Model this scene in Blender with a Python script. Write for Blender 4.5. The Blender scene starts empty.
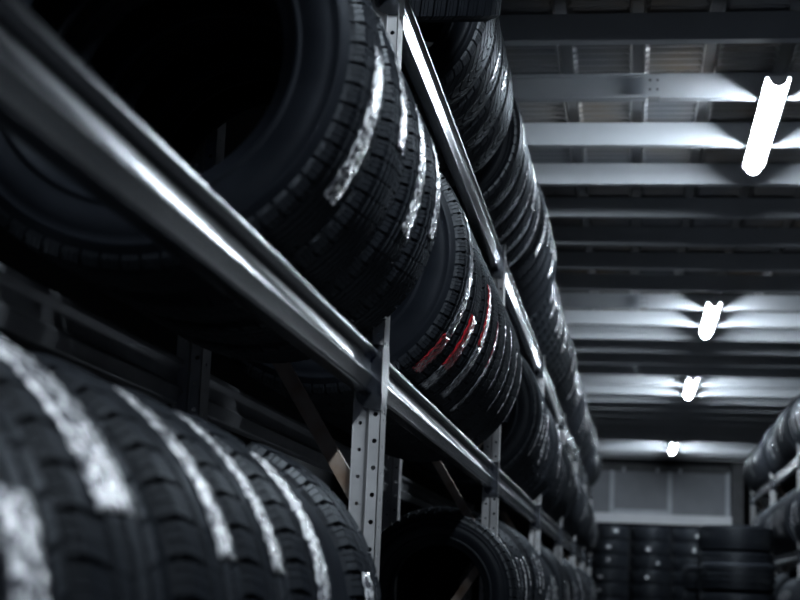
import bpy, math, random
import numpy as np
from mathutils import Matrix, Vector
random.seed(11)
rng = np.random.default_rng(5)
C = bpy.context.scene.collection
PI = math.pi
R_ = math.radians

# ------------------------------------------------------------------ helpers
def mesh(name, verts, faces, mats, smooth=False, uvs=None, midx=None):
    me = bpy.data.meshes.new(name)
    me.from_pydata([tuple(v) for v in verts], [], faces)
    for m in (mats if isinstance(mats, (list, tuple)) else [mats]):
        me.materials.append(m)
    if smooth:
        me.polygons.foreach_set('use_smooth', [True] * len(me.polygons))
    if midx is not None:
        me.polygons.foreach_set('material_index', midx)
    if uvs is not None:
        l = me.uv_layers.new(name='UVMap')
        for lp in me.loops:
            l.data[lp.index].uv = uvs[lp.vertex_index]
    me.update()
    return me

def obj(name, me, parent=None, loc=(0, 0, 0), rot=(0, 0, 0)):
    o = bpy.data.objects.new(name, me)
    C.objects.link(o)
    o.location = loc
    o.rotation_euler = rot
    if parent:
        o.parent = parent
    return o

def empty(name, loc=(0, 0, 0), rot=(0, 0, 0)):
    o = bpy.data.objects.new(name, None)
    o.empty_display_size = .1
    C.objects.link(o)
    o.location = loc
    o.rotation_euler = rot
    return o

def tag(o, label, cat, group=None):
    o['label'] = label
    o['category'] = cat
    if group:
        o['group'] = group
    return o

def struct(o, label=None):
    o['kind'] = 'structure'
    if label:
        o['label'] = label
    return o

class MB:
    """collects boxes and prisms into one mesh"""
    def __init__(s):
        s.v = []; s.f = []
    def add(s, v, f):
        n = len(s.v)
        s.v += [tuple(p) for p in v]
        s.f += [tuple(i + n for i in q) for q in f]
        return s
    def box(s, a, b, bev=0.0):
        (x0, y0, z0), (x1, y1, z1) = a, b
        if bev <= 0:
            return s.add([(x0,y0,z0),(x1,y0,z0),(x1,y1,z0),(x0,y1,z0),(x0,y0,z1),(x1,y0,z1),(x1,y1,z1),(x0,y1,z1)],
                         [(0,3,2,1),(4,5,6,7),(0,1,5,4),(1,2,6,5),(2,3,7,6),(3,0,4,7)])
        k = bev
        # chamfered along the longest axis is enough here: octagonal prism
        d = (x1-x0, y1-y0, z1-z0); ax = d.index(max(d))
        o = [i for i in range(3) if i != ax]
        lo = [(x0,y0,z0)[i] for i in o]; hi = [(x1,y1,z1)[i] for i in o]
        p = [(lo[0]+k,lo[1]),(hi[0]-k,lo[1]),(hi[0],lo[1]+k),(hi[0],hi[1]-k),(hi[0]-k,hi[1]),(lo[0]+k,hi[1]),(lo[0],hi[1]-k),(lo[0],lo[1]+k)]
        return s.prism(p, ax, (x0,y0,z0)[ax], (x1,y1,z1)[ax])
    def prism(s, poly, ax, a, b):
        o = [i for i in range(3) if i != ax]
        v = []
        for t in (a, b):
            for p in poly:
                q = [0, 0, 0]; q[ax] = t; q[o[0]] = p[0]; q[o[1]] = p[1]
                v.append(tuple(q))
        n = len(poly)
        f = [tuple(range(n))[::-1], tuple(range(n, 2*n))]
        f += [(i, (i+1) % n, n+(i+1) % n, n+i) for i in range(n)]
        return s.add(v, f)
    def build(s, name, mat, parent=None, loc=(0,0,0), smooth=False):
        return obj(name, s.mesh(name, mat, smooth), parent, loc)
    def mesh(s, name, mat, smooth=False):
        me = mesh(name, s.v, s.f, mat, smooth)
        import bmesh
        bm = bmesh.new(); bm.from_mesh(me)
        bmesh.ops.recalc_face_normals(bm, faces=bm.faces)
        bm.to_mesh(me); bm.free()
        return me

# ------------------------------------------------------------------ materials
def new_mat(name):
    m = bpy.data.materials.new(name)
    m.use_nodes = True
    nt = m.node_tree
    b = nt.nodes['Principled BSDF']
    return m, nt, b

def noise(nt, scale, detail=3, coord='Object', rough=.5):
    tc = nt.nodes.new('ShaderNodeTexCoord')
    n = nt.nodes.new('ShaderNodeTexNoise')
    n.inputs['Scale'].default_value = scale
    n.inputs['Detail'].default_value = detail
    n.inputs['Roughness'].default_value = rough
    nt.links.new(tc.outputs[coord], n.inputs['Vector'])
    return n

def ramp(nt, src, stops):
    r = nt.nodes.new('ShaderNodeValToRGB')
    e = r.color_ramp.elements
    while len(e) < len(stops):
        e.new(.5)
    for el, (p, c) in zip(e, stops):
        el.position = p
        el.color = (*c, 1) if len(c) == 3 else c
    nt.links.new(src, r.inputs['Fac'])
    return r

def simple(name, c0, c1, scale, rough=(.4, .6), metallic=0., bump=0., spec=.5, bscale=None):
    m, nt, b = new_mat(name)
    n = noise(nt, scale, 4)
    r = ramp(nt, n.outputs['Fac'], [(.3, c0), (.7, c1)])
    nt.links.new(r.outputs['Color'], b.inputs['Base Color'])
    mr = nt.nodes.new('ShaderNodeMapRange')
    mr.inputs['To Min'].default_value = rough[0]
    mr.inputs['To Max'].default_value = rough[1]
    nt.links.new(n.outputs['Fac'], mr.inputs['Value'])
    nt.links.new(mr.outputs['Result'], b.inputs['Roughness'])
    b.inputs['Metallic'].default_value = metallic
    b.inputs['Specular IOR Level'].default_value = spec
    if bump:
        n2 = noise(nt, bscale or scale*6, 3)
        bp = nt.nodes.new('ShaderNodeBump')
        bp.inputs['Strength'].default_value = bump
        bp.inputs['Distance'].default_value = .002
        nt.links.new(n2.outputs['Fac'], bp.inputs['Height'])
        nt.links.new(bp.outputs['Normal'], b.inputs['Normal'])
    return m

def rubber(name, c0, c1, scale, rough, gloss, bump, bscale):
    """matt carbon rubber with a weak even sheen"""
    m = simple(name, c0, c1, scale, (.8, .9), bump=bump, spec=0., bscale=bscale)
    nt = m.node_tree; b = nt.nodes['Principled BSDF']; out = nt.nodes['Material Output']
    g = nt.nodes.new('ShaderNodeBsdfGlossy')
    g.inputs['Roughness'].default_value = rough
    g.inputs['Color'].default_value = (.9, .95, 1, 1)
    mx = nt.nodes.new('ShaderNodeMixShader'); mx.inputs[0].default_value = gloss
    if b.inputs['Normal'].is_linked:
        nt.links.new(b.inputs['Normal'].links[0].from_socket, g.inputs['Normal'])
    nt.links.new(b.outputs[0], mx.inputs[1]); nt.links.new(g.outputs[0], mx.inputs[2])
    nt.links.new(mx.outputs[0], out.inputs['Surface'])
    return m
M_tread = rubber('tread_rubber', (.0055,.0068,.0098), (.0105,.0125,.0165), 30, .42, .046, .3, 260)
M_treadw = rubber('winter_tread_rubber', (.009,.0105,.014), (.017,.019,.024), 40, .40, .075, .35, 240)
M_side = rubber('sidewall_rubber', (.0065,.0080,.0115), (.0125,.0147,.0195), 9, .45, .013, .15, 300)
M_metal = simple('galvanised_steel', (.115,.123,.137), (.155,.165,.18), 5, (.21,.26), metallic=.96)
M_post = simple('post_steel', (.42,.42,.43), (.60,.60,.61), 10, (.4,.55), metallic=.35, bump=.1, bscale=80)
M_rear = simple('rear_beam_steel', (.22,.228,.245), (.33,.34,.36), 9, (.3,.42), metallic=.5)
M_rusty = simple('worn_brace_steel', (.30,.19,.125), (.50,.45,.41), 12, (.45,.7), metallic=.45, bump=.2, bscale=90)
M_purlin = simple('purlin_steel', (.40,.42,.445), (.48,.50,.525), 3, (.5,.65), metallic=.0, spec=.35)
M_wall = simple('wall_panel', (.005,.006,.008), (.009,.010,.013), 1.5, (.7,.9))
M_floor = simple('concrete', (.06,.06,.065), (.11,.11,.115), 2.5, (.5,.8), bump=.1)
M_dark = simple('dark_steel', (.03,.032,.036), (.06,.062,.066), 6, (.5,.7))
M_pane = simple('frosted_pane', (.16,.17,.19), (.22,.23,.25), 2, (.5,.7))
M_frame = simple('window_frame_paint', (.36,.38,.42), (.46,.48,.52), 5, (.5,.6))
M_sill = simple('lintel_paint', (.6,.61,.64), (.72,.73,.75), 2.2, (.5,.7))
M_tray = simple('white_lamp_tray', (.72,.73,.75), (.8,.81,.83), 8, (.4,.5))

def deck_mat():
    m, nt, b = new_mat('corrugated_roof_sheet')
    n = noise(nt, 1.3, 5)
    r = ramp(nt, n.outputs['Fac'], [(.35, (.22,.23,.25)), (.52, (.28,.265,.25)), (.68, (.33,.245,.17))])
    nt.links.new(r.outputs['Color'], b.inputs['Base Color'])
    b.inputs['Metallic'].default_value = .45
    b.inputs['Roughness'].default_value = .3
    return m
M_deck = deck_mat()

def lamp_mat(name, s):
    m, nt, b = new_mat(name)
    b.inputs['Base Color'].default_value = (.9,.92,.95,1)
    b.inputs['Emission Color'].default_value = (.80,.905,1,1)
    b.inputs['Emission Strength'].default_value = s
    return m
M_lamp = lamp_mat('led_cover', 230)

def label_mat(name, base, ink, ink_amt, seed, rough=.22):
    """printed plastic film: rows of small print, a bar code, a coloured spot"""
    m, nt, b = new_mat(name)
    uv = nt.nodes.new('ShaderNodeTexCoord')
    oi = nt.nodes.new('ShaderNodeObjectInfo')
    add = nt.nodes.new('ShaderNodeVectorMath'); add.operation = 'ADD'
    comb = nt.nodes.new('ShaderNodeCombineXYZ')
    sc = nt.nodes.new('ShaderNodeMath'); sc.operation = 'MULTIPLY'; sc.inputs[1].default_value = 37.0
    nt.links.new(oi.outputs['Random'], sc.inputs[0])
    nt.links.new(sc.outputs[0], comb.inputs['X'])
    nt.links.new(uv.outputs['UV'], add.inputs[0]); nt.links.new(comb.outputs[0], add.inputs[1])
    mp = nt.nodes.new('ShaderNodeMapping')
    mp.inputs['Scale'].default_value = (3.2, 2.6, 1); mp.inputs['Location'].default_value = (seed, seed*.7, 0)
    nt.links.new(add.outputs[0], mp.inputs['Vector'])
    n = nt.nodes.new('ShaderNodeTexNoise'); n.inputs['Scale'].default_value = 1.6; n.inputs['Detail'].default_value = 2
    nt.links.new(mp.outputs[0], n.inputs['Vector'])
    vo = nt.nodes.new('ShaderNodeTexVoronoi'); vo.distance = 'CHEBYCHEV'; vo.inputs['Scale'].default_value = 1.7
    nt.links.new(mp.outputs[0], vo.inputs['Vector'])
    mu = nt.nodes.new('ShaderNodeMath'); mu.operation = 'MULTIPLY'
    nt.links.new(n.outputs['Fac'], mu.inputs[0]); nt.links.new(vo.outputs['Distance'], mu.inputs[1])
    r = ramp(nt, mu.outputs[0], [(ink_amt, ink), (ink_amt+.05, base)])
    nt.links.new(r.outputs['Color'], b.inputs['Base Color'])
    b.inputs['Roughness'].default_value = rough
    b.inputs['Coat Weight'].default_value = .6
    b.inputs['Coat Roughness'].default_value = .12
    n2 = nt.nodes.new('ShaderNodeTexNoise'); n2.inputs['Scale'].default_value = 2.6; n2.inputs['Detail'].default_value = 4
    nt.links.new(add.outputs[0], n2.inputs['Vector'])
    bp = nt.nodes.new('ShaderNodeBump'); bp.inputs['Strength'].default_value = .55; bp.inputs['Distance'].default_value = .012
    nt.links.new(n2.outputs['Fac'], bp.inputs['Height'])
    nt.links.new(bp.outputs['Normal'], b.inputs['Normal'])
    nt.links.new(bp.outputs['Normal'], b.inputs['Coat Normal'])
    return m
M_lw = label_mat('white_label_film', (.82,.83,.85), (.12,.12,.14), .19, 1)
M_lg = label_mat('grey_label_film', (.36,.38,.42), (.06,.06,.07), .17, 4)
M_lr = label_mat('red_label_film', (.72,.03,.045), (.16,.03,.035), .13, 7)
M_lp = label_mat('plum_label_film', (.33,.06,.10), (.06,.03,.05), .15, 9)
LM = {'w': M_lw, 'g': M_lg, 'r': M_lr, 'p': M_lp}
LN = {'w': 'white', 'g': 'grey', 'r': 'red', 'p': 'plum'}

# ------------------------------------------------------------------ tyres
# kind: outer radius R, width W, bead radius h
KIND = {
    'touring': dict(R=.350, W=.222, h=.214, pitch=66, skew=.25, wet=6, gw=.0075),
    'compact': dict(R=.303, W=.222, h=.178, pitch=54, skew=.35, wet=3),
    'allround': dict(R=.322, W=.245, h=.20, pitch=46, skew=.5, wet=3, tw=.405, gd=.012, gw=.015),
    'winter':  dict(R=.336, W=.225, h=.21, pitch=58, skew=2.2, wet=2, gw=.008),
    'wide':    dict(R=.335, W=.226, h=.205, pitch=60, skew=.6, wet=4),
}
def crown(k, y):
    p = KIND[k]; t = abs(y) / (p['W']*.43)
    return p['R'] - .006*t*t

def tread_mesh(k):
    p = KIND[k]; R, W, n = p['R'], p['W'], p['pitch']
    half = W*p.get('tw', .43)
    winter = (k == 'winter')
    ng = p['wet']
    gy = [(-half + 2*half*(i+1)/(ng+1)) for i in range(ng)]
    gw = p.get('gw', .011)
    gd = p.get('gd', .0085)
    rows = []          # (y, radial drop, row type)   type: s shoulder, c centre, g groove bottom
    rows.append((-half-.011, .030, 'e'))
    rows.append((-half-.0075, .012, 's'))
    rows.append((-half, 0, 's'))
    edges = [-half] + gy + [half]
    for i in range(len(edges)-1):
        a = edges[i] + (gw/2 if i > 0 else 0)
        b = edges[i+1] - (gw/2 if i < len(edges)-2 else 0)
        ty = 's' if i in (0, len(edges)-2) or winter else 'c'
        for t in ((.0, .33, .66, 1.) if i > 0 else (.25, .5, .75, 1.)):
            rows.append((a+(b-a)*t, 0, ty))
        if i < len(edges)-2:
            rows.append((b+.0012, gd, 'g'))
            rows.append((edges[i+1]+gw/2-.0012, gd, 'g'))
    rows.append((half+.0075, .012, 's'))
    rows.append((half+.011, .030, 'e'))
    cols = [(0, 't'), (.30, 't'), (.325, 'p'), (.35, 't'), (.58, 't'), (.605, 'p'), (.63, 't'), (.80, 't'), (.825, 'b'), (.975, 'b')]
    da = 2*PI/n
    v = []
    nc = len(cols)*n
    for (y, drop, ty) in rows:
        r0 = crown(k, y) - drop
        sk = p['skew']*abs(y)/half if not winter else p['skew']*(abs(y)/half)**1.25
        if k == 'touring':
            sk = p['skew']*y/half
        for i in range(n):
            for (fr, cty) in cols:
                a = (i + fr + sk)*da
                # small zigzag on winter block edges
                if winter and cty in 'tb' and ty == 's':
                    a += da*.10*math.sin(y*420)
                d = 0
                if ty == 's':
                    d = gd-.001 if cty == 'b' else (.0035 if cty == 'p' else 0)
                elif ty == 'c':
                    d = .0014 if cty == 'b' else 0
                    if cty == 'p': d = .001
                r = r0 - d*(1 if ty != 'e' else 0)
                v.append((r*math.cos(a), y, r*math.sin(a)))
    f = []
    for j in range(len(rows)-1):
        for i in range(nc):
            a = j*nc+i; b = j*nc+(i+1) % nc
            f.append((a, b, b+nc, a+nc))
    me = mesh('tread_'+k, v, f, M_treadw if winter else M_tread)
    return me

def casing_mesh(k, seg=112):
    p = KIND[k]; R, W, h = p['R'], p['W'], p['h']
    half = W*p.get('tw', .43)
    H = R-h
    w = W/2
    out = [(half+.009, R-.027), (half+.0125, R-.036), (half+.0155, R-.040), (half+.0155, R-.044), (w-.0035, R-.050), (w-.001, R-.42*H), (w, R-.52*H), (w-.002, R-.62*H),
           (w-.007, R-.72*H), (w-.008, R-.74*H), (w-.005, R-.765*H), (w-.006, R-.80*H), (w-.016, R-.86*H), (w-.024, h+.012), (w-.028, h+.004), (w-.034, h), (w-.042, h+.002), (w-.046, h+.010),
           (w-.040, R-.75*H), (w-.026, R-.5*H), (w-.030, R-.28*H), (w-.052, R-.030)]
    prof = [(y, r) for y, r in out] + [(-y, r) for y, r in out[::-1]]
    prof += [(-half-.002, R-.019), (half+.002, R-.019)]     # under the tread
    n = len(prof)
    v = []
    for i in range(seg):
        a = 2*PI*i/seg
        for y, r in prof:
            v.append((r*math.cos(a), y, r*math.sin(a)))
    f = []
    for i in range(seg):
        i2 = (i+1) % seg
        for j in range(n):
            j2 = (j+1) % n
            f.append((i*n+j, i*n+j2, i2*n+j2, i2*n+j))
    return mesh('casing_'+k, v, f, M_side, smooth=True)

import bmesh
def fixn(me):
    bm = bmesh.new(); bm.from_mesh(me)
    bmesh.ops.recalc_face_normals(bm, faces=bm.faces)
    bm.to_mesh(me); bm.free()
    return me
TREAD = {k: tread_mesh(k) for k in KIND}
CASE = {k: fixn(casing_mesh(k)) for k in KIND}
_lab = {}
def label_mesh(k, a0, a1, y0, y1, m):
    key = (k, round(a0, 1), round(a1, 1), round(y0, 4), round(y1, 4), m)
    if key in _lab:
        return _lab[key]
    na = max(6, int(abs(a1-a0)/1.5)); ny = 5
    v = []; uv = []; f = []
    L = KIND[k]['R']*R_(abs(a1-a0)); wd = abs(y1-y0)
    ph = rng.uniform(0, 6, 4)
    for th in (0, 1):
        for i in range(na+1):
            a = R_(a0+(a1-a0)*i/na)
            for j in range(ny+1):
                y = y0+(y1-y0)*j/ny
                wob = .0009*(math.sin(a*61+ph[0]+j)+math.sin(a*97+ph[1]-1.7*j))
                ye = y + .0012*math.sin(a*45+ph[2]) if j in (0, ny) else y
                r = crown(k, y)+.0022+max(wob, -.0016)-(.0006 if th else 0)
                v.append((r*math.cos(a), ye, r*math.sin(a)))
                uv.append((L*i/na/.06, j/ny*wd/.06))
    N = (na+1)*(ny+1)
    for i in range(na):
        for j in range(ny):
            a = i*(ny+1)+j
            f.append((a, a+1, a+ny+2, a+ny+1))
            f.append((N+a, N+a+ny+1, N+a+ny+2, N+a+1))
    for i in range(na):
        for j in (0, ny):
            a = i*(ny+1)+j; b = a+ny+1
            f.append((a, b, N+b, N+a))
    for j in range(ny):
        for i in (0, na):
            a = i*(ny+1)+j
            f.append((a, a+1, N+a+1, N+a))
    me = fixn(mesh('label', v, f, LM[m], smooth=True, uvs=uv))
    _lab[key] = me
    return me

def tyre(k, loc, label, group, labels=(), rot=None, spin=None, name='tyre'):
    """labels: (angle0, angle1, y0, y1, material letter); angle 0 faces the aisle (+X), 90 up"""
    o = empty(name, loc, rot or (0, 0, 0))
    tag(o, label, 'tyre', group)
    sp = random.uniform(0, 2*PI/KIND[k]['pitch']) if spin is None else spin
    obj('tread', TREAD[k], o, rot=(0, sp, 0))
    obj('sidewalls', CASE[k], o)
    for (a0, a1, y0, y1, m) in labels:
        lb = obj('tread_label', label_mesh(k, a0, a1, y0, y1, m), o)
        lb['label'] = LN[m] + ' printed tread label'
    return o

ORD = ['first','second','third','fourth','fifth','sixth','seventh','eighth','ninth','tenth','eleventh','twelfth','thirteenth','fourteenth']

# ------------------------------------------------------------------ levels (floor = 0, camera at CZ)
CZ = 1.15
LEV = {'bottom': .14, 'lower': .884, 'middle': 1.64, 'upper': 2.505}
POSTS = [.27+2.9*i for i in range(8)]          # .27, 3.17, 6.07 ... 20.57
POSTS = [.27, 3.17, 6.05, 8.95, 11.85, 14.75, 17.65, 20.55]
XF, XB = -.53, -.99       # outer faces of the front and rear beams (left rack)
PD = .06                   # post depth along the aisle
BT = .042                  # beam thickness
XC = -.75                  # line of tyre centres

# ------------------------------------------------------------------ rack parts
def arc(cx, cz, r, a0, a1, n=5):
    return [(cx+r*math.cos(R_(a0+(a1-a0)*i/n)), cz+r*math.sin(R_(a0+(a1-a0)*i/n))) for i in range(n+1)]
BH = .098
def beam_profile():
    """front face at x=0 looking +X, top at z=0"""
    p = []
    p += arc(-.009, -.009, .009, 90, 0, 7)
    p += [(0, -.012)]
    p += arc(-.004, -.014, .004, 0, -60, 4)
    p += [(-.0105, -.026), (-.012, -.032), (-.012, -.050), (-.0105, -.056)]
    p += arc(-.004, -.0665, .004, 55, 0, 5)
    p += [(-.0005, -.070), (-.0065, -.089)]
    p += arc(-.0125, -.092, .006, 0, -90)
    p += arc(-BT+.006, -.092, .006, -90, -180)
    p += arc(-BT+.006, -.006, .006, 180, 90)
    return p
_rail = {}
def rail_mesh(L, mat):
    key = (round(L, 3), mat.name); L = key[0]
    if key not in _rail:
        mb = MB(); prof = beam_profile(); n = len(prof)
        ns = 1
        v = []; f = []
        for t in (0, L):
            v += [(x, t, z) for x, z in prof]
        f = [tuple(range(n)), tuple(range(n, 2*n))[::-1]] + [(i, n+i, n+(i+1) % n, (i+1) % n) for i in range(n)]
        me = mesh('rail', v, f, mat, smooth=True)
        fixn(me)
        me.set_sharp_from_angle(angle=R_(32))
        _rail[key] = me
    return _rail[key]
def connector_mesh():
    """end plate: sits on the front of the post beside the beam end, with a rounded gusset behind"""
    mb = MB()
    # front plate: profile in (y,z), at local x 0..0.004; beam end at y=0, post to +y
    pl = [(-.012, -.006), (0, .008), (.014, .016), (.030, .012), (.034, .0), (.034, -.118), (.028, -.135), (.012, -.135), (.004, -.108), (-.012, -.095)]
    mb.prism(pl, 0, .0085, .0125)
    # side plate against the post, profile in (x,z)
    sp = [(.0125, .006), (.0125, -.132), (.004, -.132)] + [(.004-.046*math.sin(R_(a)), -.098-.034*math.cos(R_(a))) for a in range(0, 91, 10)] + [(-.042, .0), (-.02, .006)]
    mb.prism(sp, 1, -.006, -.002)
    return mb.mesh('end_connector', M_metal)
CONN = connector_mesh()
def mirror_mesh(me, ax):
    m2 = me.copy()
    for v in m2.vertices:
        v.co[ax] = -v.co[ax]
    m2.flip_normals()
    return m2
CONN_N = mirror_mesh(CONN, 1)

def add_beam(y0, y1, xface, ztop, side, label, group):
    """side +1: face looks +X"""
    o = empty('shelf_beam', (xface, y0, ztop), (0, 0, 0))
    tag(o, label, 'rack beam', group)
    L = y1-y0
    r = obj('rail', rail_mesh(L, M_metal if group.endswith('front beams') else M_rear), o)
    if 'front' in group:
      a = obj('end_connector', CONN_N, o, (0, 0, 0))
      b = obj('end_connector', CONN, o, (0, L, 0))
    if side < 0:
        o.rotation_euler = (0, 0, PI)
        o.location = (xface, y1, ztop)
    return o

def holed_strip(v, f, p0, p1, z0, z1, pitch, rad, off):
    """vertical strip between plan points p0,p1 with one row of round holes"""
    w = math.hypot(p1[0]-p0[0], p1[1]-p0[1])
    ux, uy = (p1[0]-p0[0])/w, (p1[1]-p0[1])/w
    N = 12
    def P(s, z):
        v.append((p0[0]+ux*s, p0[1]+uy*s, z)); return len(v)-1
    z = z0
    nh = int((z1-z0-off)/pitch)
    def rect(za, zb):
        a = P(0, za); b = P(w, za); c = P(w, zb); d = P(0, zb); f.append((a, b, c, d))
    rect(z0, z0+off)
    for k in range(nh):
        za = z0+off+k*pitch; zb = za+pitch; zc = (za+zb)/2
        ring = []; outer = []
        for i in range(N):
            a = 2*PI*(i+.5)/N
            ca, sa = math.cos(a), math.sin(a)
            ring.append(P(w/2+rad*ca, zc+rad*sa))
            t = min((w/2)/abs(ca) if abs(ca) > 1e-6 else 9, (pitch/2)/abs(sa) if abs(sa) > 1e-6 else 9)
            outer.append(P(w/2+t*ca, zc+t*sa))
        for i in range(N):
            j = (i+1) % N
            f.append((ring[i], outer[i], outer[j], ring[j]))
        # corners
        for (s_, z_, sgn) in ((w, zb, 0), (0, zb, 1), (0, za, 2), (w, za, 3)):
            ang = [PI/4, 3*PI/4, 5*PI/4, 7*PI/4][sgn]
            best = sorted(range(N), key=lambda i: abs(((2*PI*(i+.5)/N-math.atan2(z_-zc, s_-w/2)+PI) % (2*PI))-PI))[:2]
            a, b = sorted(best)
            if b-a > 2: a, b = b, a
            c = P(s_, z_)
            f.append((outer[a], c, outer[b]))
    if z0+off+nh*pitch < z1-1e-5:
        rect(z0+off+nh*pitch, z1)

_post = {}
def post_mesh(h):
    if h in _post: return _post[h]
    v = []; f = []
    # plan (x,y), outer face x=0 towards the aisle, near face y=0
    pts = [(-.058, PD), (-.058, .002), (-.031, .002), (-.023, -.008), (0, -.008), (0, PD)]
    def plain(a, b):
        n = len(v)
        v.extend([(a[0], a[1], 0), (b[0], b[1], 0), (b[0], b[1], h), (a[0], a[1], h)])
        f.append((n, n+1, n+2, n+3))
    plain(pts[0], pts[1])
    holed_strip(v, f, pts[1], pts[2], 0, h, .0555, .0042, .012)
    plain(pts[2], pts[3])
    holed_strip(v, f, pts[3], pts[4], 0, h, .0555, .0052, .030)
    holed_strip(v, f, pts[4], pts[5], 0, h, .0555, .005, .020)
    me = mesh('post', v, f, M_post)
    bm = bmesh.new(); bm.from_mesh(me)
    bmesh.ops.remove_doubles(bm, verts=bm.verts, dist=1e-5)
    r = bmesh.ops.solidify(bm, geom=list(bm.faces), thickness=.0022)
    bmesh.ops.recalc_face_normals(bm, faces=bm.faces)
    bm.to_mesh(me); bm.free()
    _post[h] = me
    return me

def strut_mesh(a, b, w, t, mat, name='brace'):
    """flat bar in the XZ plane from a to b (x,z); width w, thickness t along Y"""
    ax, az = a; bx, bz = b
    L = math.hypot(bx-ax, bz-az); nx, nz = -(bz-az)/L*w/2, (bx-ax)/L*w/2
    mb = MB()
    mb.prism([(ax+nx, az+nz), (ax-nx, az-nz), (bx-nx, bz-nz), (bx+nx, bz+nz)], 1, 0, t)
    # lips of the channel
    k = .88
    for s in (1, -1):
        mb.prism([(ax+nx*s, az+nz*s), (ax+nx*s*k, az+nz*s*k), (bx+nx*s*k, bz+nz*s*k), (bx+nx*s, bz+nz*s)], 1, t, .02)
    return mb.mesh(name, mat)

def add_frame(y, xf, xb, side, h, label, group):
    """xf/xb: outer x of the front / rear posts; side +1: aisle is at +X of the rack"""
    o = empty('rack_frame', (xf, y, 0))
    tag(o, label, 'rack frame', group)
    D = abs(xb-xf)
    key = (round(D, 3), side, h)
    pm = post_mesh(h)
    if side > 0:
        obj('post', pm, o)
        pr = obj('post', pm, o, (-D+.058, 0, 0))
    else:
        pm2 = _post.setdefault(('m', h), mirror_mesh(pm, 0))
        obj('post', pm2, o)
        obj('post', pm2, o, (D-.058, 0, 0))
    # braces in a zigzag: nodes on the front post at z = 1.34 +- 1.44 n
    fx, rx = -.03, -D+.03
    nodes = []
    z = 1.335-1.44
    zz = [(.08, 'f'), (.69, 'r'), (1.30, 'f'), (1.91, 'r'), (2.52, 'f'), (3.13, 'r')]
    segs = [((fx if s0 == 'f' else rx, z0), (fx if s1 == 'f' else rx, z1)) for (z0, s0), (z1, s1) in zip(zz[:-1], zz[1:])]
    for i, (a, b) in enumerate(segs):
        if a[1] > h-.2: continue
        if a[1] < .05:
            t = (.06-a[1])/(b[1]-a[1]); a = (a[0]+(b[0]-a[0])*t, .06)
        if b[1] > h-.04:
            t = (h-.05-a[1])/(b[1]-a[1]); b = (a[0]+(b[0]-a[0])*t, h-.05)
        k2 = ('br', key, i)
        if k2 not in _post:
            me = strut_mesh(a, b, .032, .002, M_rusty)
            if side < 0: me = mirror_mesh(me, 0)
            _post[k2] = me
        obj('brace', _post[k2], o, (0, .012+.003*i, 0))
    k3 = ('hz', key)
    if k3 not in _post:
        me = strut_mesh((fx, .09), (rx, .09), .03, .002, M_rusty)
        if side < 0: me = mirror_mesh(me, 0)
        _post[k3] = me
    obj('brace', _post[k3], o, (0, .036, 0))
    fp = MB().box((-.085, -.02, 0), (.02, .08, .006)).mesh('foot_plate', M_metal) if 'fp' not in _post else _post['fp']
    _post['fp'] = fp
    obj('foot_plate', fp, o, ((0 if side > 0 else .065), 0, 0))
    obj('foot_plate', fp, o, ((-D+.058 if side > 0 else D-.058+.065), 0, 0))
    return o

# ------------------------------------------------------------------ LEFT RACK
PF, PB = XF+.012, -.965
for i, y in enumerate(POSTS):
    add_frame(y, PF, PB, 1, 2.488, f'perforated grey steel upright frame of the left rack, {ORD[i]} from the near end', 'left rack upright frames')
for lev, zt in LEV.items():
    for i in range(7):
        zt = LEV[lev] - (.07 if lev == 'lower' and i == 0 else 0)
        a, b = POSTS[i]+PD+.0, POSTS[i+1]-.008
        add_beam(a, b, XF, zt, 1, f'grooved steel front beam, {lev} shelf of left rack, {ORD[i]} bay from near end', 'left rack front beams')
        add_beam(a, b, XB+BT, zt-.03, 1, f'steel rear beam, {lev} shelf of left rack, {ORD[i]} bay from near end', 'left rack rear beams')

def rest(k, half=None, ztop=0, xc=XC, xi_f=XF-BT, xi_b=XB+BT):
    """height of a tyre centre that lies between the two beams"""
    R = KIND[k]['R']+.001
    m = max(abs(xi_f-.003-xc), 0); n = abs(xi_b+.003-xc)
    return ztop-.002+math.sqrt(R*R-min(m, n)**2)

def lab(a0, a1, w=.045, off=0., m='w'):
    return (a0, a1, off-w/2, off+w/2, m)

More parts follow.
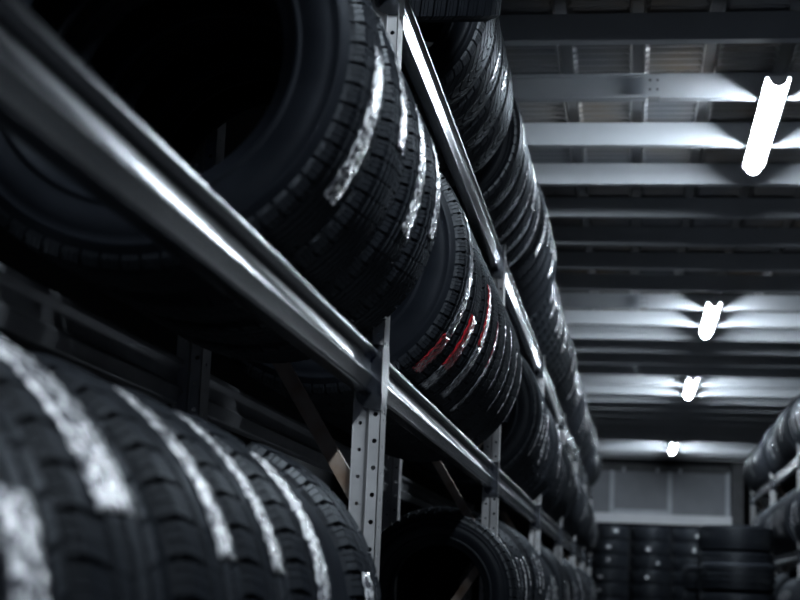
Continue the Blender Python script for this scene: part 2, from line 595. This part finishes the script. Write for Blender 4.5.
# middle shelf, first two bays: as the photo shows them
g_mid = 'tyres on the middle shelf of the left rack'
zc = rest('touring', ztop=LEV['middle'])
near = [(2.275, [lab(-37, 4, .075)], 'large black tyre showing its open centre, long white label, front of middle shelf'),
        (2.545, [lab(-9, 16, .065), lab(17, 60, .045, .0, 'g')], 'black tyre with short bright white label, second from front on the near middle shelf'),
        (2.795, [lab(-24, 16, .075)], 'black tyre with long curved white label, third from front on the near middle shelf'),
        (3.035, [lab(-16, 18, .065)], 'black tyre with narrow white label against first upright, fourth on near middle shelf')]
for y, ls, t in near:
    tyre('touring', (XC, y, zc), t, g_mid, ls)
bay2 = [(3.715, [lab(-32, 20, .08, 0, 'g'), lab(-51, -32, .11, 0, 'r')], 'black tyre whose tread label turns from grey to red, first in second middle bay'),
        (3.955, [lab(-41, -16, .12, 0, 'r'), lab(-54, -41, .12, 0, 'g')], 'black tyre with short red label ending in grey, second in second middle bay'),
        (4.215, [lab(-22, 6, .125, .02, 'r'), lab(-50, -22, .12, .02, 'g')], 'black tyre with bright red label highest of all, third in second middle bay'),
        (4.480, [lab(-25, -2, .08, .045, 'p'), lab(-52, -25, .08, .045, 'g')], 'black tyre with thin plum and grey label, fourth in second middle bay'),
        (4.730, [lab(-30, 12, .035, .05, 'g')], 'black tyre with thin grey stripe label, fifth in second middle bay'),
        (4.975, [lab(-38, 10, .035, .05, 'g')], 'black tyre with narrow grey stripe, sixth in second middle bay'),
        (5.220, [lab(-34, 2, .035, .04, 'w')], 'black tyre with narrow pale stripe, seventh in second middle bay'),
        (5.465, [lab(-34, 6, .05, .06, 'w')], 'black tyre with pale shoulder label, last of the tyres in second middle bay')]
for y, ls, t in bay2:
    tyre('touring', (XC, y, zc), t, g_mid, ls)

def rand_labels(k, lean=1):
    r = random.random()
    if r < .14: return []
    a1 = [24, 12, 2][lean]+random.choice([0, 4]); L = random.choice([24, 32, 40])
    w = random.choice([.05, .07, .085]); off = random.choice([-.03, 0, .03])
    m = 'w' if r > .3 else 'g'
    return [lab(a1-L, a1, w, off, m)]
def words(ls):
    return 'black tyre' if not ls else {'w': 'black tyre with white label', 'g': 'black tyre with grey label'}[ls[0][4]]

def row(side, lev, bay, kinds, xc, y0, y1, gap0, zt, rack, group, mirror=False):
    """sets of three to five alike tyres, a little space between sets"""
    y = y0+gap0; i = 0; left = 0
    while True:
        if left == 0:
            k = random.choice(kinds); left = random.choice([3, 4, 4, 5])
            lean = random.choice([0, 1, 2])
            if i: y += random.choice([.02, .05, .09])
        W = KIND[k]['W']+.004
        if y+W > y1: break
        ls = rand_labels(k, lean)
        if side > 0: ls = [(a0, a1, q0*.6, q1*.6, m) for (a0, a1, q0, q1, m) in ls if bay < 4 or random.random() < .6]
        else: ls = [(a0, a1, q0*.85, q1*.85, 'w') for (a0, a1, q0, q1, m) in ls]
        if mirror:
            ls = [(180-a1, 180-a0, q0, q1, m) for (a0, a1, q0, q1, m) in ls]
        tyre(k, (xc, y+W/2, rest(k, ztop=zt)), f'{words(ls)}, {ORD[i]} in {ORD[bay]} bay of {rack} rack {lev} shelf', group, ls)
        y += W+(random.choice([.05, .065, .09]) if side < 0 else random.choice([.012, .02, .03, .045])); i += 1; left -= 1

for bay in range(2, 7):
    a, b = POSTS[bay]+PD+.03, POSTS[bay+1]-.03
    row(1, 'middle', bay, ['touring', 'touring', 'wide', 'allround'], XC, a, b, .60 if bay == 2 else random.uniform(.0, .12), LEV['middle'], 'left', g_mid)
    row(1, 'lower', bay, ['compact', 'compact', 'wide', 'allround'], XC, a, b, random.uniform(.0, .08), LEV['lower'], 'left', 'tyres on the lower shelf of the left rack')

# lower shelf, near
g_low = 'tyres on the lower shelf of the left rack'
zl = rest('allround', ztop=LEV['lower']-.07)
low = [(1.09, [lab(6, 23, .075, .0)], 'blurred black tyre at the left edge with white label block, front of lower shelf'),
       (1.345, [lab(22, 64, .105, -.01)], 'blurred black tyre with broad curved white label, second on the near lower shelf'),
       (1.655, [lab(16, 58, .075, .03)], 'blurred black tyre with thinning crinkled white label, third on the near lower shelf'),
       (1.910, [lab(14, 58, .065, .02)], 'blurred black tyre with narrow long white label, fourth on the near lower shelf'),
       (2.190, [lab(7, 50, .095, .02)], 'black tyre with long bright crinkled label, fifth on the near lower shelf'),
       (2.660, [lab(-12, 16, .06, -.055)], 'black tyre with chunky blocks and low label, last on the near lower shelf')]
for y, ls, t in low:
    tyre('allround', (XC, y, zl), t, g_low, ls)
tyre('compact', (-.715, 5.87, rest('compact', ztop=LEV['lower'])+.006), 'black tyre showing dark sidewall and open centre below the shelf, alone in second lower bay', g_low,
     [lab(5, 55, .03, .02)], spin=.05)

# upper shelf: one long line, no posts between
g_up = 'tyres on the upper shelf of the left rack'
zu = rest('winter', ztop=LEV['upper'])
ups = [4.235, 4.475, 4.715, 4.955]
ul = [[], [lab(-24, -5, .022, -.02)], [lab(-16, -2, .026, -.04)], []]
ut = ['winter tyre with deep diagonal tread, first standing on upper shelf of left rack',
      'winter tyre with thin white label, second standing on upper shelf of left rack',
      'winter tyre with small white label near the ceiling, third standing on upper shelf',
      'winter tyre without label, fourth on upper shelf just before a dark gap']
for y, ls, t in zip(ups, ul, ut):
    tyre('winter', (XC, y, zu), t, g_up, ls)
y = 5.40; i = 0; left = 5; k = 'winter'
while True:
    if left == 0:
        k = random.choice(['touring', 'winter', 'wide', 'allround']); left = random.choice([3, 4, 5])
        y += random.choice([.03, .07, .11])
    W = KIND[k]['W']+.004
    if y+W > 20.55: break
    ls = rand_labels(k, i % 3) if i not in (1, 2) else [lab(-22, -2, .05, .03)]
    n = i % 10; b = i//10
    place = ['first ten past the dark gap', 'second ten', 'third ten', 'fourth ten', 'fifth ten', 'farthest ten', 'end row'][b]
    tyre(k, (XC, y+W/2, rest(k, ztop=LEV['upper'])), f'{words(ls)}, {ORD[n]} of {place}, left upper shelf', g_up, ls)
    y += W+random.choice([.008, .014, .02]); i += 1; left -= 1
# flat tyre that lies tilted across the beams in front of the standing row
tyre('compact', (-.655, 3.775, 2.708), 'black tyre lying flat and tilted at the top, before the standing upper tyres', g_up, [],
     rot=(R_(111), 0, 0), spin=.05)

# ------------------------------------------------------------------ RIGHT RACK
XR = 1.52
for i, y in enumerate(POSTS):
    if i < 4: continue
    add_frame(y, XR-.012, XR+.435, -1, 3.0, f'dim steel upright frame of the right rack, {ORD[7-i]} from the far end', 'right rack upright frames')
for lev, zt in LEV.items():
    for i in range(4, 7):
        a, b = POSTS[i]+PD, POSTS[i+1]-.008
        add_beam(a, b, XR, zt, -1, f'front steel beam, {lev} shelf of right rack, {ORD[6-i]} bay from far end', 'right rack front beams')
        add_beam(a, b, XR+.46-BT, zt-.03, -1, f'rear steel beam, {lev} shelf of right rack, {ORD[6-i]} bay from far end', 'right rack rear beams')
for bay in range(4, 7):
    a, b = POSTS[bay]+PD+.03, POSTS[bay+1]-.03
    if bay == 4: a = 13.3
    for lev in ('lower', 'middle', 'upper'):
        row(-1, lev, bay, ['touring', 'wide', 'allround'] if lev != 'lower' else ['compact', 'wide'], XR+.22, a, b, random.uniform(.0, .1), LEV[lev], 'right', f'tyres on the {lev} shelf of the right rack', mirror=True)

# ------------------------------------------------------------------ stacks of flat tyres
def stack(k, x, y, n, label, group, lbl=None, dx=.0):
    z = 0
    W = KIND[k]['W']+.001
    for i in range(n):
        ls = []
        if lbl and random.random() < lbl:
            a = random.choice([-100, -90, -80, -112, -70])
            ls = [lab(a-random.choice([4, 6]), a+random.choice([4, 7]), random.choice([.03, .045, .06]), random.uniform(-.03, .03), 'w')]
        pos = 'topmost' if i == n-1 else (ORD[n-1-i] + ' from the top')
        # local +Y (axis) -> world +Z; local angle measured from +X towards +Z(local) = -Y(world)... so labels face the camera
        ls = [(-a1, -a0, y0, y1, m) for (a0, a1, y0, y1, m) in ls]
        tyre(k, (x+random.uniform(-dx, dx), y+random.uniform(-dx, dx), z+W/2), f'flat black tyre, {pos}, {label}', group, ls, rot=(R_(90), 0, 0), spin=0)
        z += W
stack('wide', .93, 14.45, 8, 'in the tallest floor stack by the right rack', 'tyres in the aisle stacks')
stack('allround', .90, 13.78, 6, 'in the shorter stack before the tallest one', 'tyres in the aisle stacks')
stack('allround', .80, 15.20, 6, 'in the low stack behind the tallest one', 'tyres in the aisle stacks')
for i, (x, w) in enumerate([(-.37, 'left'), (.31, 'middle'), (.98, 'right')]):
    stack('wide', x, 25.6+.05*i, 10, f'in the {w} stack against the far wall', 'tyres stacked against the far wall', .75)

# ------------------------------------------------------------------ building
HP = 3.45                 # underside of the purlins
X0, X1 = -1.3, 3.3
YB = 27.0
def slab(name, a, b, mat):
    return struct(MB().box(a, b).build(name, mat))
slab('floor', (X0, -5.0, -.1), (X1, YB, 0), M_floor)
slab('wall_left', (X0-.15, -5.0, 0), (X0, YB, 3.9), M_wall)
slab('wall_right', (X1, -5.0, 0), (X1+.15, YB, 3.9), M_wall)
slab('wall_back', (X0, YB, 0), (X1, YB+.15, 3.9), M_wall)

def ceiling():
    per, amp = .082, .013
    ribp = .328
    # x stations: pan (crimped) then a raised plain rib
    xs = []
    x = X0-.02
    rib_x = -.003
    k0 = math.floor((X0-rib_x)/ribp)
    for k in range(k0, int((X1-rib_x)/ribp)+2):
        c = rib_x+k*ribp
        xs += [(c-.034, 0, 0), (c-.026, .030, 0), (c+.026, .030, 0), (c+.034, 0, 0), (c+.052, 0, 1), (c+ribp-.052, 0, 1)]
    xs = [q for q in xs if X0-.3 < q[0] < X1+.3]
    step = per/6
    ny = int((YB+5.0)/step)
    Yv = -5.0+np.arange(ny+1)*step
    base = HP+.128
    v = []
    for y in Yv:
        s = amp*math.sin(2*PI*y/per)
        for (x, up, cr) in xs:
            v.append((x, y, base+up+(amp+s if cr else 0)))
    n = len(xs)
    f = []
    for j in range(ny):
        for i in range(n-1):
            a = j*n+i
            f.append((a, a+n, a+n+1, a+1))
    me = mesh('ceiling', v, f, M_deck)
    o = struct(obj('ceiling', me))
    md = o.modifiers.new('sheet', 'SOLIDIFY'); md.thickness = .003; md.offset = 1
ceiling()

# purlins: C sections across the hall
PSP = .777
def cpoly(y0, h=.12, d=.055, t=.004, lip=.018, flip=1):
    """C section in (y,z); web at y0, flanges towards +y*flip"""
    s = flip
    return [(y0, 0), (y0+s*d, 0), (y0+s*d, lip), (y0+s*(d-t), lip), (y0+s*(d-t), t), (y0+s*t, t),
            (y0+s*t, h-t), (y0+s*(d-t), h-t), (y0+s*(d-t), h-lip), (y0+s*d, h-lip), (y0+s*d, h), (y0, h)]
def purlin_name(k):
    if k == 0: return 'dark grey roof purlin crossing in front of the nearest lamp'
    if k == 1: return 'roof purlin with bolted splice above near end of nearest lamp'
    if k == 2: return 'brightly lit roof purlin crossing above the middle of the nearest lamp'
    if k == 3: return 'brightly lit roof purlin just past the nearest lamp'
    if k < 0: return f'dark roof purlin over the near racks, {ORD[-k]} before the nearest lamp purlin'
    if k < 10: return f'dim grey roof purlin between first and second lamp, {ORD[k-4]} past nearest lamp'
    if k < 18: return f'grey roof purlin around the second and third lamp, {ORD[k-10]} of eight'
    return f'grey roof purlin deep in the hall, {ORD[k-18]} beyond the third lamp'
for k in range(-2, 27):
    y = 6.27+PSP*k
    if y > YB-.1: break
    o = empty('roof_purlin', (0, y, HP))
    tag(o, purlin_name(k), 'purlin', 'roof purlins')
    if k in (1, 8, 13):
        xs = .10
        MB().prism(cpoly(.052, flip=-1), 0, X0, xs-.06).build('channel', M_purlin, o)
        MB().prism(cpoly(0), 0, xs, X1).build('channel', M_purlin, o)
        mb = MB().box((xs-.07, -.004, .004), (xs+.012, -.0005, .116))
        mb.build('splice_plate', M_purlin, o)
        for (bx, bz) in ((xs-.045, .04), (xs-.045, .085), (xs-.01, .04), (xs-.01, .085)):
            pts = [(bx+.006*math.cos(R_(60*i)), bz+.006*math.sin(R_(60*i))) for i in range(6)]
            MB().prism(pts, 1, -.009, -.004).build('bolt', M_dark, o)
    else:
        MB().prism(cpoly(0), 0, X0, X1).build('channel', M_purlin, o)

# lamps
LX, LL = .615, 1.5
def lamp(yc, label):
    o = empty('strip_lamp', (LX, yc, HP-.004))
    tag(o, label, 'lamp', 'ceiling strip lamps')
    hw = .056
    tray = [(-hw, -.008), (-.046, -.006), (.046, -.006), (hw, -.008), (hw-.006, 0), (-hw+.006, 0)]
    MB().prism(tray, 1, -LL/2, LL/2).build('tray', M_tray, o)
    cov = [(.035*math.cos(R_(a)), -.0065+.035*math.sin(R_(a))) for a in range(180, 361, 12)]
    MB().prism(cov, 1, -LL/2+.014, LL/2-.014).build('cover', M_lamp, o)
    for s in (-1, 1):
        cap = [(.040*math.cos(R_(a)), -.006+.041*math.sin(R_(a))) for a in range(180, 361, 12)]
        a = s*(LL/2-.0135); b = s*(LL/2-.001)
        MB().prism(cap, 1, min(a, b), max(a, b)).build('end_cap', M_tray, o)
    return o
lamp(-3.2+.3, 'added white strip lamp, unseen behind the viewpoint')  # out of frame, added to light the near shelves
lamp(1.8, 'white strip lamp overhead near the first shelves, before the nearest visible lamp')
lamp(7.48, 'glowing white strip lamp nearest in view, largest, upper right')
lamp(12.9, 'glowing white strip lamp, second in the line along the aisle')
lamp(17.2, 'glowing white strip lamp, third in the line along the aisle')
lamp(24.3, 'glowing white strip lamp, farthest, before the far wall')

# far wall: band of panes over a lintel
w = empty('window_1', (0, YB, 0)); struct(w)
zt, zb = 3.27, 2.55
MB().box((-1.28, -.03, zb), (1.62, -.008, zt)).build('pane', M_pane, w)
for x in (-.35, .63, 1.60):
    MB().box((x-.035, -.07, zb-.0), (x+.035, -.031, zt+.05)).build('mullion', M_frame, w)
MB().box((-.31, -.06, zb), (.59, -.031, zb+.07)).build('bottom_rail', M_frame, w)
MB().box((-1.28, -.075, zt+.005), (1.62, -.008, zt+.12)).build('track', M_dark, w)
for x in (-.15, .42, .80):
    MB().box((x-.02, -.10, zt-.01), (x+.02, -.076, zt+.06)).build('bracket', M_frame, w)
struct(MB().box((-1.29, YB-.14, 2.385), (1.75, YB-.001, 2.545)).build('trim_1', M_sill))
struct(MB().box((1.66, YB-.3, 0), (1.84, YB-.002, 3.42)).build('trim_2', M_dark))

# ------------------------------------------------------------------ world, camera
w = bpy.data.worlds.new('World'); bpy.context.scene.world = w
w.use_nodes = True
bg = w.node_tree.nodes['Background']
bg.inputs['Color'].default_value = (.16, .36, 1.0, 1)
bg.inputs['Strength'].default_value = .06

f = 1550.0; VP = (631.0, 597.0); roll = .014
cs, sn = math.cos(roll), math.sin(roll)
Yc = Vector((VP[0]-400, VP[1]-300, f)).normalized()
Xc = Vector((-sn, cs, 0)).cross(Yc).normalized()
Zc = Yc.cross(Xc)
if Zc.y > 0: Zc = -Zc
right = Vector((Xc[0], Yc[0], Zc[0])); up = -Vector((Xc[1], Yc[1], Zc[1])); back = -Vector((Xc[2], Yc[2], Zc[2]))
cam = bpy.data.cameras.new('Camera')
co = bpy.data.objects.new('Camera', cam); C.objects.link(co)
mw = Matrix((right, up, back)).transposed().to_4x4()
mw.translation = (0, 0, CZ)
co.matrix_world = mw
cam.sensor_fit = 'HORIZONTAL'; cam.sensor_width = 36; cam.lens = f*36/800
cam.clip_start = .02; cam.clip_end = 200
cam.dof.use_dof = True; cam.dof.focus_distance = 3.95; cam.dof.aperture_fstop = 4.4
sc = bpy.context.scene
sc.camera = co
sc.view_settings.view_transform = 'Standard'
sc.view_settings.look = 'None'
sc.view_settings.gamma = 1
sc.view_settings.use_curve_mapping = False
sc.view_settings.exposure = 0.0
sc.cycles.use_denoising = True
sc.cycles.max_bounces = 6
sc.cycles.diffuse_bounces = 3
sc.cycles.glossy_bounces = 3
sc.cycles.sample_clamp_indirect = 6
